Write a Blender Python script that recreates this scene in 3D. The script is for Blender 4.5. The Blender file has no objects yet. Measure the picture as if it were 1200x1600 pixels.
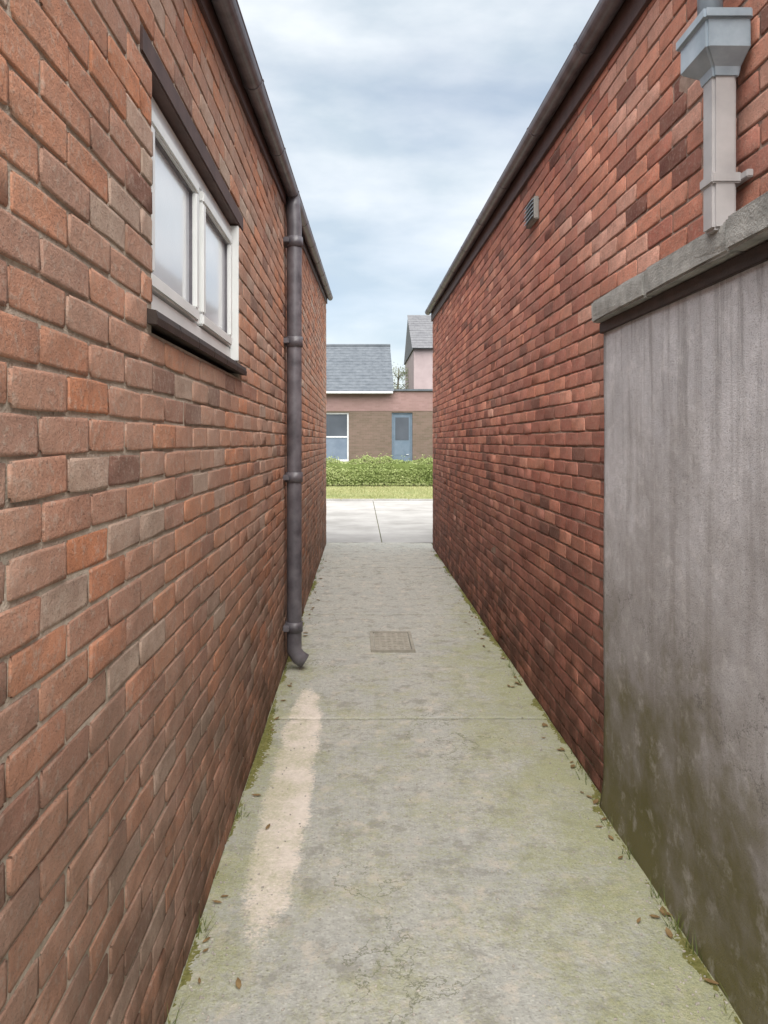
import bpy, bmesh, math, random
import numpy as np
from mathutils import Vector, Matrix, noise
R = math.radians
random.seed(7); rng = np.random.default_rng(11)
S = bpy.context.scene
COL = S.collection

# ------------------------------------------------------------------ camera, world, sun
cam_d = bpy.data.cameras.new('camera'); cam = bpy.data.objects.new('camera', cam_d); COL.objects.link(cam)
EYE = 1.6
cam.location = (0, 0, EYE); cam.rotation_euler = (R(90), 0, 0)
cam_d.sensor_fit = 'VERTICAL'; cam_d.sensor_height = 36; cam_d.sensor_width = 27
cam_d.lens = 1155/1600*36
cam_d.shift_x = 37/1600; cam_d.shift_y = -110/1600
cam_d.clip_start = 0.05; cam_d.clip_end = 2000
S.camera = cam

SUN_DIR = Vector((0.02, -0.56, 0.83)).normalized()     # towards the sun: high behind the camera, veiled by cloud
sun_el = math.asin(SUN_DIR.z); sun_az = math.atan2(SUN_DIR.x, SUN_DIR.y)
W = bpy.data.worlds.new('World'); S.world = W; W.use_nodes = True
nt = W.node_tree; nt.nodes.clear()
def wn(t): return nt.nodes.new(t)
out = wn('ShaderNodeOutputWorld'); bg = wn('ShaderNodeBackground'); bg.inputs['Strength'].default_value = 0.0575
sky = wn('ShaderNodeTexSky'); sky.sky_type = 'NISHITA'; sky.sun_disc = False
sky.sun_elevation = sun_el; sky.sun_rotation = sun_az; sky.air_density = 1.0; sky.dust_density = 1.5; sky.ozone_density = 1.0
tc = wn('ShaderNodeTexCoord')
mp = wn('ShaderNodeMapping'); mp.inputs['Scale'].default_value = (1.0, 1.0, 2.6); mp.inputs['Location'].default_value = (2.348, -1.552, -2.081)
n1 = wn('ShaderNodeTexNoise'); n1.inputs['Scale'].default_value = 2.22; n1.inputs['Detail'].default_value = 7; n1.inputs['Roughness'].default_value = 0.52; n1.inputs['Distortion'].default_value = 0.25
cr = wn('ShaderNodeValToRGB'); cr.color_ramp.elements[0].position = 0.33; cr.color_ramp.elements[1].position = 0.70
cr.color_ramp.elements[0].color = (0.45, 0.45, 0.45, 1); cr.color_ramp.elements[1].color = (1, 1, 1, 1)
n2 = wn('ShaderNodeTexNoise'); n2.inputs['Scale'].default_value = 5.0; n2.inputs['Detail'].default_value = 5
cc = wn('ShaderNodeValToRGB')
cc.color_ramp.elements[0].position = 0.35; cc.color_ramp.elements[0].color = (4.5, 5.15, 5.6, 1)
cc.color_ramp.elements[1].position = 0.68; cc.color_ramp.elements[1].color = (7.0, 7.25, 7.4, 1)
mx = wn('ShaderNodeMix'); mx.data_type = 'RGBA'
L = nt.links.new
L(tc.outputs['Generated'], mp.inputs['Vector']); L(mp.outputs['Vector'], n1.inputs['Vector']); L(mp.outputs['Vector'], n2.inputs['Vector'])
L(n1.outputs['Fac'], cr.inputs['Fac']); L(n2.outputs['Fac'], cc.inputs['Fac'])
L(cr.outputs['Color'], mx.inputs['Factor']); L(sky.outputs['Color'], mx.inputs['A']); L(cc.outputs['Color'], mx.inputs['B'])
L(mx.outputs['Result'], bg.inputs['Color']); L(bg.outputs['Background'], out.inputs['Surface'])
sd = bpy.data.lights.new('sun', 'SUN'); sd.energy = 3.4; sd.angle = R(80); sd.color = (1.0, 0.95, 0.88)
sun = bpy.data.objects.new('sun', sd); COL.objects.link(sun); sun.rotation_euler = (-SUN_DIR).to_track_quat('-Z', 'Y').to_euler()
S.view_settings.view_transform = 'Standard'; S.view_settings.look = 'None'; S.view_settings.gamma = 1
S.view_settings.use_curve_mapping = False; S.view_settings.exposure = 1.5
S.render.engine = 'CYCLES'; S.cycles.max_bounces = 8; S.cycles.diffuse_bounces = 6

# ------------------------------------------------------------------ material helpers
class M:
    def __init__(s, name, rough=0.85, spec=0.3):
        s.m = bpy.data.materials.new(name); s.m.use_nodes = True; s.t = s.m.node_tree
        s.b = s.t.nodes['Principled BSDF']; s.b.inputs['Roughness'].default_value = rough
        s.b.inputs['Specular IOR Level'].default_value = spec
        s.pos = s.n('ShaderNodeNewGeometry').outputs['Position']
    def n(s, t): return s.t.nodes.new(t)
    def l(s, a, b): s.t.links.new(a, b)
    def setin(s, sock, v):
        if hasattr(v, 'is_output'): s.l(v, sock)
        elif isinstance(v, tuple): sock.default_value = (*v[:3], 1) if sock.type == 'RGBA' else v
        else: sock.default_value = v
    def noise(s, scale, detail=5, rough=0.55, vec=None, dist=0, sc=None):
        x = s.n('ShaderNodeTexNoise'); x.inputs['Scale'].default_value = scale; x.inputs['Detail'].default_value = detail
        x.inputs['Roughness'].default_value = rough; x.inputs['Distortion'].default_value = dist
        v = s.pos if vec is None else vec
        if sc:
            m = s.n('ShaderNodeVectorMath'); m.operation = 'MULTIPLY'; s.l(v, m.inputs[0]); m.inputs[1].default_value = sc; v = m.outputs[0]
        s.l(v, x.inputs['Vector']); return x.outputs['Fac']
    def vor(s, scale, feature='F1', out='Distance', sc=None):
        x = s.n('ShaderNodeTexVoronoi'); x.feature = feature; x.inputs['Scale'].default_value = scale
        v = s.pos
        if sc:
            m = s.n('ShaderNodeVectorMath'); m.operation = 'MULTIPLY'; s.l(v, m.inputs[0]); m.inputs[1].default_value = sc; v = m.outputs[0]
        s.l(v, x.inputs['Vector']); return x.outputs[out]
    def ramp(s, f, stops):
        r = s.n('ShaderNodeValToRGB'); e = r.color_ramp.elements
        while len(e) < len(stops): e.new(0.5)
        for k, (p, c) in enumerate(stops):
            e[k].position = p; e[k].color = (c, c, c, 1) if not isinstance(c, tuple) else (*c, 1)
        s.l(f, r.inputs['Fac']); return r.outputs['Color']
    def mix(s, f, a, b, mode='MIX'):
        x = s.n('ShaderNodeMix'); x.data_type = 'RGBA'; x.blend_type = mode
        s.setin(x.inputs['Factor'], f); s.setin(x.inputs['A'], a); s.setin(x.inputs['B'], b); return x.outputs['Result']
    def math(s, op, a, b=0.0, clamp=False):
        x = s.n('ShaderNodeMath'); x.operation = op; x.use_clamp = clamp
        s.setin(x.inputs[0], a); s.setin(x.inputs[1], b); return x.outputs[0]
    def xyz(s):
        x = s.n('ShaderNodeSeparateXYZ'); s.l(s.pos, x.inputs[0]); return x.outputs
    def mapr(s, v, a, b, c=0.0, d=1.0):
        x = s.n('ShaderNodeMapRange'); s.setin(x.inputs[0], v)
        for i, q in enumerate((a, b, c, d)): x.inputs[i+1].default_value = q
        return x.outputs[0]
    def attr(s, name, typ):
        x = s.n('ShaderNodeAttribute'); x.attribute_name = name; x.attribute_type = typ; return x.outputs['Fac']
    def bump(s, h, strength=0.5, dist=0.004, prev=None):
        x = s.n('ShaderNodeBump'); x.inputs['Strength'].default_value = strength; x.inputs['Distance'].default_value = dist
        s.l(h, x.inputs['Height'])
        if prev is not None: s.l(prev, x.inputs['Normal'])
        return x.outputs['Normal']
    def crack(s, scale, width, mask_scale, lo, hi):
        a = s.math('ABSOLUTE', s.math('SUBTRACT', s.noise(scale, 9, 0.6), 0.5))
        return s.math('MULTIPLY', s.mapr(a, 0.0, width, 1.0, 0.0), s.ramp(s.noise(mask_scale, 2), [(lo, 0.0), (hi, 1.0)]), True)
    def done(s, col, normal=None, rough=None):
        s.setin(s.b.inputs['Base Color'], col)
        if normal is not None: s.l(normal, s.b.inputs['Normal'])
        if rough is not None: s.setin(s.b.inputs['Roughness'], rough)
        return s.m

def brick_mat(name, stops, algae_shade, bloom=0.35, smear=(0.42, 0.35, 0.29), top=1.15):
    m = M(name, 0.9, 0.25)
    t = m.math('ADD', m.attr('tint', 'GEOMETRY'), m.attr('tint', 'OBJECT'))
    base = m.ramp(t, stops)
    big = m.noise(2.2, 4, 0.6)
    fine = m.noise(55, 6, 0.65)
    grit = m.noise(210, 4, 0.7)
    blot = m.noise(19, 7, 0.7)
    c = m.mix(m.ramp(blot, [(0.44, 0.0), (0.60, 0.7)]), base, m.mix(0.5, base, (0.24, 0.13, 0.095)))
    c = m.mix(m.ramp(fine, [(0.53, 0.0), (0.63, bloom)]), c, (0.47, 0.39, 0.33))         # lime bloom and worn face
    c = m.mix(m.ramp(grit, [(0.33, 0.8), (0.43, 0.0)]), c, (0.08, 0.05, 0.04))
    c = m.mix(m.ramp(m.noise(38, 7, 0.72, dist=0.6), [(0.60, 0.0), (0.66, bloom*1.4)]), c, smear)           # old mortar smears
    c = m.mix(m.ramp(m.noise(1.3, 5, 0.6), [(0.40, 0.0), (0.62, 0.28)]), c, smear)       # dark specks
    c = m.mix(m.ramp(big, [(0.45, 0.0), (0.75, 0.35)]), c, (0.16, 0.10, 0.078))          # soot
    z = m.xyz()[2]
    up = m.mapr(z, 0.05, top, 1.0, 0.0)
    grime_shade = m.math('MULTIPLY', up, m.ramp(m.noise(4.5, 7, 0.7), [(0.30, 0.25), (0.58, 1.0)]), True)  # wall foot darkened: grime plus the fall-off of overhead light, put into the colour
    c = m.mix(m.math('MULTIPLY', grime_shade, 0.95), c, algae_shade)
    nn = m.bump(m.math('ADD', m.math('MULTIPLY', fine, 1.0), m.math('MULTIPLY', grit, 0.5)), 0.9, 0.006)
    pit = m.ramp(m.vor(95), [(0.0, 0.0), (0.22, 1.0)])
    nn = m.bump(pit, 0.35, 0.003, nn)
    return m.done(c, nn)

MAT = {}
MAT['brick_l'] = brick_mat('weathered orange brick', [(0.0, (0.17, 0.085, 0.065)), (0.14, (0.31, 0.145, 0.102)), (0.38, (0.42, 0.235, 0.17)),
                         (0.58, (0.47, 0.225, 0.145)), (0.74, (0.52, 0.215, 0.115)), (0.86, (0.42, 0.285, 0.225)), (1.0, (0.46, 0.365, 0.295))], (0.090, 0.050, 0.030), 0.4, top=1.6)
MAT['brick_r'] = brick_mat('dark red brick', [(0.0, (0.14, 0.055, 0.042)), (0.2, (0.32, 0.110, 0.080)), (0.5, (0.43, 0.160, 0.115)),
                         (0.75, (0.54, 0.215, 0.14)), (0.92, (0.66, 0.30, 0.21)), (1.0, (0.64, 0.34, 0.26))], (0.070, 0.030, 0.020), 0.26, (0.36, 0.21, 0.17), 1.9)
def mortar_mat(name, c0, c1, algae_shade):
    m = M(name, 0.95, 0.15)
    f = m.noise(30, 6, 0.65); g = m.noise(180, 3, 0.6)
    c = m.mix(m.ramp(f, [(0.35, 0.0), (0.65, 1.0)]), c0, c1)
    c = m.mix(m.ramp(m.noise(2.5, 4), [(0.45, 0.0), (0.7, 0.55)]), c, (0.10, 0.085, 0.065))
    up = m.mapr(m.xyz()[2], 0.0, 1.4, 1.0, 0.0)
    c = m.mix(m.math('MULTIPLY', up, m.ramp(m.noise(5, 6, 0.65), [(0.36, 0.0), (0.6, 0.9)]), True), c, algae_shade)
    return m.done(c, m.bump(m.math('ADD', f, g), 0.8, 0.006))
MAT['mortar_l'] = mortar_mat('lime mortar', (0.38, 0.31, 0.25), (0.50, 0.43, 0.36), (0.09, 0.08, 0.045))
MAT['mortar_r'] = mortar_mat('grey mortar', (0.27, 0.19, 0.155), (0.38, 0.28, 0.235), (0.07, 0.06, 0.032))

def render_mat():
    m = M('grey cement render', 0.9, 0.25)
    f = m.noise(26, 7, 0.65); g = m.noise(220, 3, 0.65); big = m.noise(2.4, 6, 0.6, dist=0.4); st = m.noise(6, 5, 0.6, sc=(1, 2.2, 0.16))
    c = m.mix(m.ramp(f, [(0.3, 0.0), (0.7, 1.0)]), (0.455, 0.448, 0.475), (0.60, 0.592, 0.622))
    c = m.mix(m.ramp(big, [(0.36, 0.0), (0.66, 0.8)]), c, (0.37, 0.362, 0.382))
    c = m.mix(m.ramp(st, [(0.5, 0.0), (0.7, 0.6)]), c, (0.30, 0.285, 0.285))
    c = m.mix(m.ramp(m.noise(5.5, 7, 0.68), [(0.56, 0.0), (0.70, 0.45)]), c, (0.70, 0.695, 0.725))
    z = m.math('ADD', m.xyz()[2], m.mapr(m.noise(3.2, 6, 0.65), 0.25, 0.75, -0.55, 0.55))
    c = m.mix(m.mapr(z, 0.15, 1.75, 0.9, 0.0), c, (0.16, 0.138, 0.108))      # damp dirt rising from the path
    c = m.mix(m.mapr(z, 0.0, 0.75, 0.85, 0.0), c, (0.115, 0.105, 0.032))      # green algal growth
    run = m.math('MULTIPLY', m.mapr(m.xyz()[2], 1.15, 2.12, 0.0, 1.0), m.ramp(m.noise(9, 6, 0.65, sc=(1, 2.0, 0.10)), [(0.50, 0.0), (0.64, 0.75)]), True)
    c = m.mix(run, c, (0.20, 0.19, 0.185))
    c = m.mix(m.math('MULTIPLY', m.crack(1.5, 0.003, 0.9, 0.48, 0.55), 0.75), c, (0.09, 0.085, 0.08))
    c = m.mix(m.ramp(g, [(0.34, 0.6), (0.44, 0.0)]), c, (0.11, 0.105, 0.10))
    c = m.mix(m.ramp(m.noise(11, 7, 0.7), [(0.54, 0.0), (0.68, 0.28)]), c, (0.60, 0.58, 0.58))
    nn = m.bump(m.math('ADD', m.math('MULTIPLY', f, 1.0), m.math('MULTIPLY', g, 0.7)), 0.8, 0.005)
    return m.done(c, nn)
MAT['render'] = render_mat()

JOINT0, JSTEP = 1.72, 2.55          # contraction joints across the path
def path_mat():
    m = M('mossy worn concrete', 0.9, 0.3)
    f = m.noise(34, 7, 0.65); g = m.noise(210, 4, 0.7); big = m.noise(2.0, 5, 0.6); mid = m.noise(7, 10, 0.72)
    agg = m.vor(85, 'F1', 'Color'); aggd = m.vor(85)
    c = m.mix(m.ramp(f, [(0.32, 0.0), (0.68, 1.0)]), (0.325, 0.325, 0.298), (0.50, 0.50, 0.457))
    sepc = m.n('ShaderNodeSeparateColor'); m.l(agg, sepc.inputs[0])
    c = m.mix(m.math('MULTIPLY', m.ramp(aggd, [(0.25, 1.0), (0.5, 0.0)]), 0.55), c,
              m.ramp(sepc.outputs[0], [(0.0, (0.20, 0.19, 0.17)), (0.4, (0.37, 0.365, 0.325)), (0.7, (0.45, 0.445, 0.40)), (1.0, (0.64, 0.63, 0.59))]))
    c = m.mix(m.ramp(big, [(0.42, 0.0), (0.7, 0.5)]), c, (0.34, 0.355, 0.345))
    c = m.mix(m.ramp(mid, [(0.52, 0.0), (0.60, 0.65)]), c, (0.25, 0.245, 0.215))
    c = m.mix(m.ramp(m.noise(8.0, 10, 0.72), [(0.53, 0.0), (0.62, 0.6)]), c, (0.56, 0.505, 0.43))
    x, y, _ = m.xyz()
    # pale cement smear along the left side
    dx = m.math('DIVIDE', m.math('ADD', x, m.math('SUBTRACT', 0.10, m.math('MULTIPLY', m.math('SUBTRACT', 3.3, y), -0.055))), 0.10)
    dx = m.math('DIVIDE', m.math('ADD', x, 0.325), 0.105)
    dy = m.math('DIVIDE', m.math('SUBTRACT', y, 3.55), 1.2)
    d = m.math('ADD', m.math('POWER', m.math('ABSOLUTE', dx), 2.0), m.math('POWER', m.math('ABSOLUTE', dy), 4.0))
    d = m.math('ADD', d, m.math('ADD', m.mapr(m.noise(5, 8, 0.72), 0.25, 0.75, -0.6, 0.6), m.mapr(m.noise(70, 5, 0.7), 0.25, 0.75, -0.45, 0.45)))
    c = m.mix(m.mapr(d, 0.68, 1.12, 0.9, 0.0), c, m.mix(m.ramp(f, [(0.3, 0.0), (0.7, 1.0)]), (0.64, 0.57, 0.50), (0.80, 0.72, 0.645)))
    # moss: patches, thicker towards the right-hand wall and the near end
    edge = m.math('MAXIMUM', m.mapr(x, 0.45, 1.1, 0.0, 0.16), m.mapr(x, -0.30, -0.52, 0.0, 0.10))
    mo = m.math('ADD', m.math('ADD', m.math('ADD', m.math('MULTIPLY', m.noise(3.6, 8, 0.74), 0.62), m.math('MULTIPLY', m.noise(62, 5, 0.7), 0.38)), edge), m.mapr(f, 0.0, 1.0, -0.05, 0.05))
    fade = m.mapr(y, 5.0, 9.5, 0.0, 0.22)
    mo = m.math('SUBTRACT', mo, fade)
    mk = m.ramp(mo, [(0.475, 0.0), (0.66, 0.68)])
    mossc = m.mix(m.ramp(g, [(0.4, 0.0), (0.6, 1.0)]), (0.24, 0.265, 0.11), (0.40, 0.40, 0.20))
    c = m.mix(mk, c, mossc)
    c = m.mix(m.ramp(m.vor(24), [(0.04, 0.6), (0.07, 0.0)]), c, (0.14, 0.13, 0.11))   # specks of dirt
    ck = m.crack(1.15, 0.0035, 0.7, 0.5, 0.56)
    jf = m.math('ABSOLUTE', m.math('SUBTRACT', m.math('FRACT', m.math('DIVIDE', m.math('SUBTRACT', y, JOINT0), JSTEP)), 0.5))
    jm = m.mapr(m.math('ADD', jf, m.math('MULTIPLY', m.math('SUBTRACT', mid, 0.5), 0.004)), 0.4965, 0.4985, 0.0, 1.0)
    c = m.mix(m.math('MULTIPLY', m.math('MAXIMUM', ck, jm), 0.75), c, m.mix(mid, (0.08, 0.08, 0.05), (0.13, 0.15, 0.055)))
    h = m.math('ADD', m.math('MULTIPLY', f, 0.8), m.math('MULTIPLY', g, 0.8))
    h = m.math('ADD', h, m.math('MULTIPLY', mk, 0.6))
    nn = m.bump(h, 0.8, 0.006)
    nn = m.bump(m.ramp(aggd, [(0.0, 1.0), (0.55, 0.0)]), 0.4, 0.004, nn)
    return m.done(c, nn)
MAT['path'] = path_mat()
def simple(name, c0, c1, rough=0.8, scale=20, spec=0.3, bstr=0.3, bdist=0.003, fine=140):
    m = M(name, rough, spec); f = m.noise(scale, 5, 0.6); g = m.noise(fine, 3, 0.6)
    c = m.mix(m.ramp(f, [(0.32, 0.0), (0.68, 1.0)]), c0, c1)
    return m.done(c, m.bump(m.math('ADD', f, g), bstr, bdist))
MAT['stone'] = simple('weathered concrete coping', (0.22, 0.22, 0.21), (0.36, 0.355, 0.34), 0.9, 14, 0.25, 0.7, 0.006)
MAT['black_pvc'] = simple('faded black plastic', (0.065, 0.060, 0.070), (0.155, 0.144, 0.162), 0.38, 9, 0.5, 0.08, 0.001)
MAT['grey_pvc'] = simple('faded grey plastic', (0.33, 0.32, 0.325), (0.42, 0.405, 0.41), 0.45, 9, 0.45, 0.1, 0.001)
MAT['hopper'] = simple('slate grey plastic', (0.22, 0.275, 0.325), (0.38, 0.445, 0.51), 0.32, 7, 0.5, 0.1, 0.001)
MAT['dark_timber'] = simple('dark brown painted timber', (0.055, 0.030, 0.026), (0.095, 0.054, 0.046), 0.6, 12, 0.35, 0.3, 0.002)
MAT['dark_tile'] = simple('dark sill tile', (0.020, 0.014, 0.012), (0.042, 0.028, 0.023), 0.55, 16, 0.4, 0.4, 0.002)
MAT['white_pvc'] = simple('white window frame', (0.64, 0.66, 0.66), (0.73, 0.745, 0.745), 0.35, 5, 0.5, 0.05, 0.001)
MAT['white_soffit'] = simple('dull painted soffit', (0.20, 0.17, 0.165), (0.28, 0.24, 0.235), 0.7, 6, 0.3, 0.2, 0.002)
MAT['slate'] = simple('grey roof slate', (0.070, 0.082, 0.098), (0.115, 0.13, 0.15), 0.75, 3.5, 0.3, 0.3, 0.01, 30)
MAT['rtile'] = simple('brown roof tile', (0.16, 0.085, 0.065), (0.24, 0.13, 0.10), 0.85, 5, 0.3, 0.4, 0.006)
MAT['iron'] = simple('dull worn iron cover', (0.27, 0.255, 0.215), (0.37, 0.35, 0.30), 0.8, 18, 0.4, 0.5, 0.003)
MAT['forecourt'] = simple('pale concrete paving', (0.26, 0.253, 0.243), (0.385, 0.376, 0.367), 0.9, 1.2, 0.25, 0.3, 0.004, 40)
MAT['earth'] = simple('bare soil and thin grass', (0.10, 0.11, 0.055), (0.17, 0.17, 0.09), 0.95, 1.5, 0.2, 0.5, 0.02, 20)
MAT['lawn_base'] = simple('lawn soil', (0.16, 0.19, 0.075), (0.26, 0.26, 0.12), 0.95, 0.9, 0.2, 0.5, 0.02, 20)
MAT['door_blue'] = simple('grey blue painted door', (0.085, 0.125, 0.17), (0.115, 0.155, 0.205), 0.5, 4, 0.4, 0.1, 0.002)
MAT['house_trim'] = simple('house white trim', (0.55, 0.57, 0.60), (0.65, 0.67, 0.70), 0.5, 5, 0.4, 0.05, 0.002)
MAT['pale_render'] = simple('pale pinkish render', (0.31, 0.255, 0.26), (0.37, 0.305, 0.31), 0.9, 1.5, 0.2, 0.2, 0.004, 20)
MAT['pale_tile'] = simple('pale grey tile', (0.115, 0.118, 0.13), (0.155, 0.158, 0.17), 0.85, 3, 0.2, 0.3, 0.006, 30)
MAT['bark'] = simple('bark', (0.09, 0.075, 0.06), (0.17, 0.15, 0.125), 0.95, 14, 0.2, 0.8, 0.01)
MAT['moss'] = simple('moss cushion', (0.12, 0.125, 0.035), (0.25, 0.235, 0.09), 0.95, 60, 0.15, 0.8, 0.006, 400)
MAT['grit'] = simple('loose grit', (0.24, 0.22, 0.19), (0.50, 0.47, 0.42), 0.9, 45, 0.25, 0.5, 0.002)
MAT['litter'] = simple('dry leaf', (0.14, 0.085, 0.035), (0.26, 0.18, 0.085), 0.8, 40, 0.3, 0.3, 0.002)
def leaf_mat(name, c0, c1, c2):
    m = M(name, 0.6, 0.35); t = m.attr('tint', 'GEOMETRY')
    c = m.ramp(t, [(0.0, c0), (0.5, c1), (1.0, c2)])
    m.setin(m.b.inputs['Base Color'], c)
    tr = m.n('ShaderNodeBsdfTranslucent'); m.l(c, tr.inputs['Color'])
    ms = m.n('ShaderNodeMixShader'); ms.inputs[0].default_value = 0.3
    o = [n for n in m.t.nodes if n.type == 'OUTPUT_MATERIAL'][0]
    m.l(m.b.outputs[0], ms.inputs[1]); m.l(tr.outputs[0], ms.inputs[2]); m.l(ms.outputs[0], o.inputs['Surface'])
    return m.m
MAT['grass'] = leaf_mat('lawn grass', (0.20, 0.23, 0.085), (0.31, 0.33, 0.145), (0.44, 0.41, 0.23))
MAT['hedge'] = leaf_mat('hedge leaf', (0.16, 0.21, 0.06), (0.28, 0.34, 0.125), (0.42, 0.46, 0.22))
MAT['weed'] = leaf_mat('weed leaf', (0.07, 0.11, 0.02), (0.13, 0.17, 0.04), (0.24, 0.24, 0.09))
MAT['tree'] = leaf_mat('pale tree leaf', (0.20, 0.24, 0.15), (0.28, 0.32, 0.21), (0.38, 0.41, 0.29))
def glass_frosted():
    m = M('frosted glass', 0.22, 0.5)
    f = m.noise(90, 4, 0.6)
    m.b.inputs['Coat Weight'].default_value = 1.0; m.b.inputs['Coat Roughness'].default_value = 0.06
    return m.done(m.mix(m.noise(3, 3), (0.62, 0.665, 0.72), (0.74, 0.78, 0.83)), m.bump(f, 0.25, 0.002))
MAT['frosted'] = glass_frosted()
def glass_dark():
    m = M('dark window glass', 0.06, 0.6); return m.done(m.mix(m.noise(1.2, 3), (0.05, 0.06, 0.075), (0.10, 0.115, 0.14)))
MAT['dark_glass'] = glass_dark()
MAT['blind'] = simple('pale blue blind', (0.11, 0.145, 0.20), (0.15, 0.19, 0.25), 0.35, 3, 0.5, 0.05, 0.002)
def far_brick(name, c1, c2, mort):
    m = M(name, 0.9, 0.2)
    tcx = m.n('ShaderNodeSeparateXYZ'); m.l(m.pos, tcx.inputs[0])
    cb = m.n('ShaderNodeCombineXYZ'); m.l(m.math('ADD', tcx.outputs[0], tcx.outputs[1]), cb.inputs[0]); m.l(tcx.outputs[2], cb.inputs[1])
    b = m.n('ShaderNodeTexBrick'); m.l(cb.outputs[0], b.inputs['Vector'])
    b.inputs['Scale'].default_value = 1.0; b.inputs['Brick Width'].default_value = 0.225; b.inputs['Row Height'].default_value = 0.075
    b.inputs['Mortar Size'].default_value = 0.0022
    b.inputs['Color1'].default_value = (*c1, 1); b.inputs['Color2'].default_value = (*c2, 1); b.inputs['Mortar'].default_value = (*mort, 1)
    c = m.mix(m.ramp(m.noise(0.8, 5), [(0.4, 0.0), (0.7, 0.4)]), b.outputs['Color'], (0.2, 0.14, 0.12))
    return m.done(c, m.bump(m.math('SUBTRACT', 1.0, b.outputs['Fac']), 0.5, 0.006))
MAT['far_brown'] = far_brick('far brown brick', (0.115, 0.090, 0.068), (0.15, 0.11, 0.092), (0.16, 0.145, 0.13))
MAT['far_pink'] = far_brick('far pink brick', (0.22, 0.142, 0.135), (0.26, 0.17, 0.165), (0.24, 0.20, 0.19))

# ------------------------------------------------------------------ object helpers
def link(name, me, mat, parent=None, kind=None):
    o = bpy.data.objects.new(name, me); COL.objects.link(o)
    if mat is not None:
        me.materials.clear(); me.materials.append(mat)
    if parent is not None: o.parent = parent
    if kind: o['kind'] = kind
    return o
def thing(name, label, cat, loc=(0, 0, 0)):
    o = bpy.data.objects.new(name, None); COL.objects.link(o); o.location = loc
    o['label'] = label; o['category'] = cat; o.empty_display_size = 0.2
    return o
class G:
    """collects geometry in WORLD space; build() shifts it to the parent's origin"""
    def __init__(s): s.bm = bmesh.new()
    def box(s, x0, x1, y0, y1, z0, z1, bev=0.0, rot=None):
        b = bmesh.new(); bmesh.ops.create_cube(b, size=1)
        for v in b.verts: v.co = Vector(((x0+x1)/2+v.co.x*(x1-x0), (y0+y1)/2+v.co.y*(y1-y0), (z0+z1)/2+v.co.z*(z1-z0)))
        if bev: bmesh.ops.bevel(b, geom=b.edges[:], offset=bev, segments=2, affect='EDGES')
        s.add(b); return s
    def add(s, b):
        me = bpy.data.meshes.new('tmp'); b.to_mesh(me); b.free(); s.bm.from_mesh(me); bpy.data.meshes.remove(me)
    def tube(s, pts, r, n=14, caps=True):
        pts = [Vector(p) for p in pts]; b = s.bm; rings = []
        rs = r if isinstance(r, (list, tuple)) else [r]*len(pts)
        up = Vector((0.13, 0.99, 0.05))
        for i, p in enumerate(pts):
            t = ((pts[i]-pts[i-1]).normalized() if i else Vector()) + ((pts[i+1]-pts[i]).normalized() if i < len(pts)-1 else Vector())
            t.normalize(); a = t.cross(up); 
            if a.length < 1e-3: a = t.cross(Vector((1, 0, 0)))
            a.normalize(); c = t.cross(a)
            rings.append([b.verts.new(p + rs[i]*(a*math.cos(2*math.pi*k/n)+c*math.sin(2*math.pi*k/n))) for k in range(n)])
        for i in range(len(rings)-1):
            for k in range(n):
                f = b.faces.new((rings[i][k], rings[i][(k+1) % n], rings[i+1][(k+1) % n], rings[i+1][k])); f.smooth = True
        if caps:
            b.faces.new(rings[0]); b.faces.new(rings[-1][::-1])
        return s
    def sweep(s, prof, y0, y1, close=True):
        """profile of (x,z) extruded along y"""
        b = s.bm; n = len(prof)
        A = [b.verts.new((x, y0, z)) for x, z in prof]; B = [b.verts.new((x, y1, z)) for x, z in prof]
        for k in range(n if close else n-1):
            b.faces.new((A[k], A[(k+1) % n], B[(k+1) % n], B[k]))
        if close: b.faces.new(A[::-1]); b.faces.new(B)
        return s
    def build(s, name, mat, parent=None, kind=None):
        bmesh.ops.recalc_face_normals(s.bm, faces=s.bm.faces[:])
        off = Vector((0, 0, 0))
        p = parent
        while p is not None: off += p.location; p = p.parent
        if parent is None:
            vs = [v.co for v in s.bm.verts]; off = Vector((sum(v.x for v in vs)/len(vs), sum(v.y for v in vs)/len(vs), min(v.z for v in vs)))
        for v in s.bm.verts: v.co -= off
        me = bpy.data.meshes.new(name); s.bm.to_mesh(me); s.bm.free()
        o = link(name, me, mat, parent, kind)
        if parent is None: o.location = off
        return o
def np_mesh(name, V, F, tint=None):
    me = bpy.data.meshes.new(name); V = np.asarray(V, dtype=np.float32); F = np.asarray(F, dtype=np.int32)
    k = F.shape[1]
    me.vertices.add(len(V)); me.vertices.foreach_set('co', V.ravel())
    me.loops.add(F.size); me.loops.foreach_set('vertex_index', F.ravel())
    me.polygons.add(len(F)); me.polygons.foreach_set('loop_start', np.arange(len(F), dtype=np.int32)*k)
    me.update(calc_edges=True)
    if tint is not None:
        a = me.attributes.new('tint', 'FLOAT', 'FACE'); a.data.foreach_set('value', np.asarray(tint, dtype=np.float32))
    return me

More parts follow.
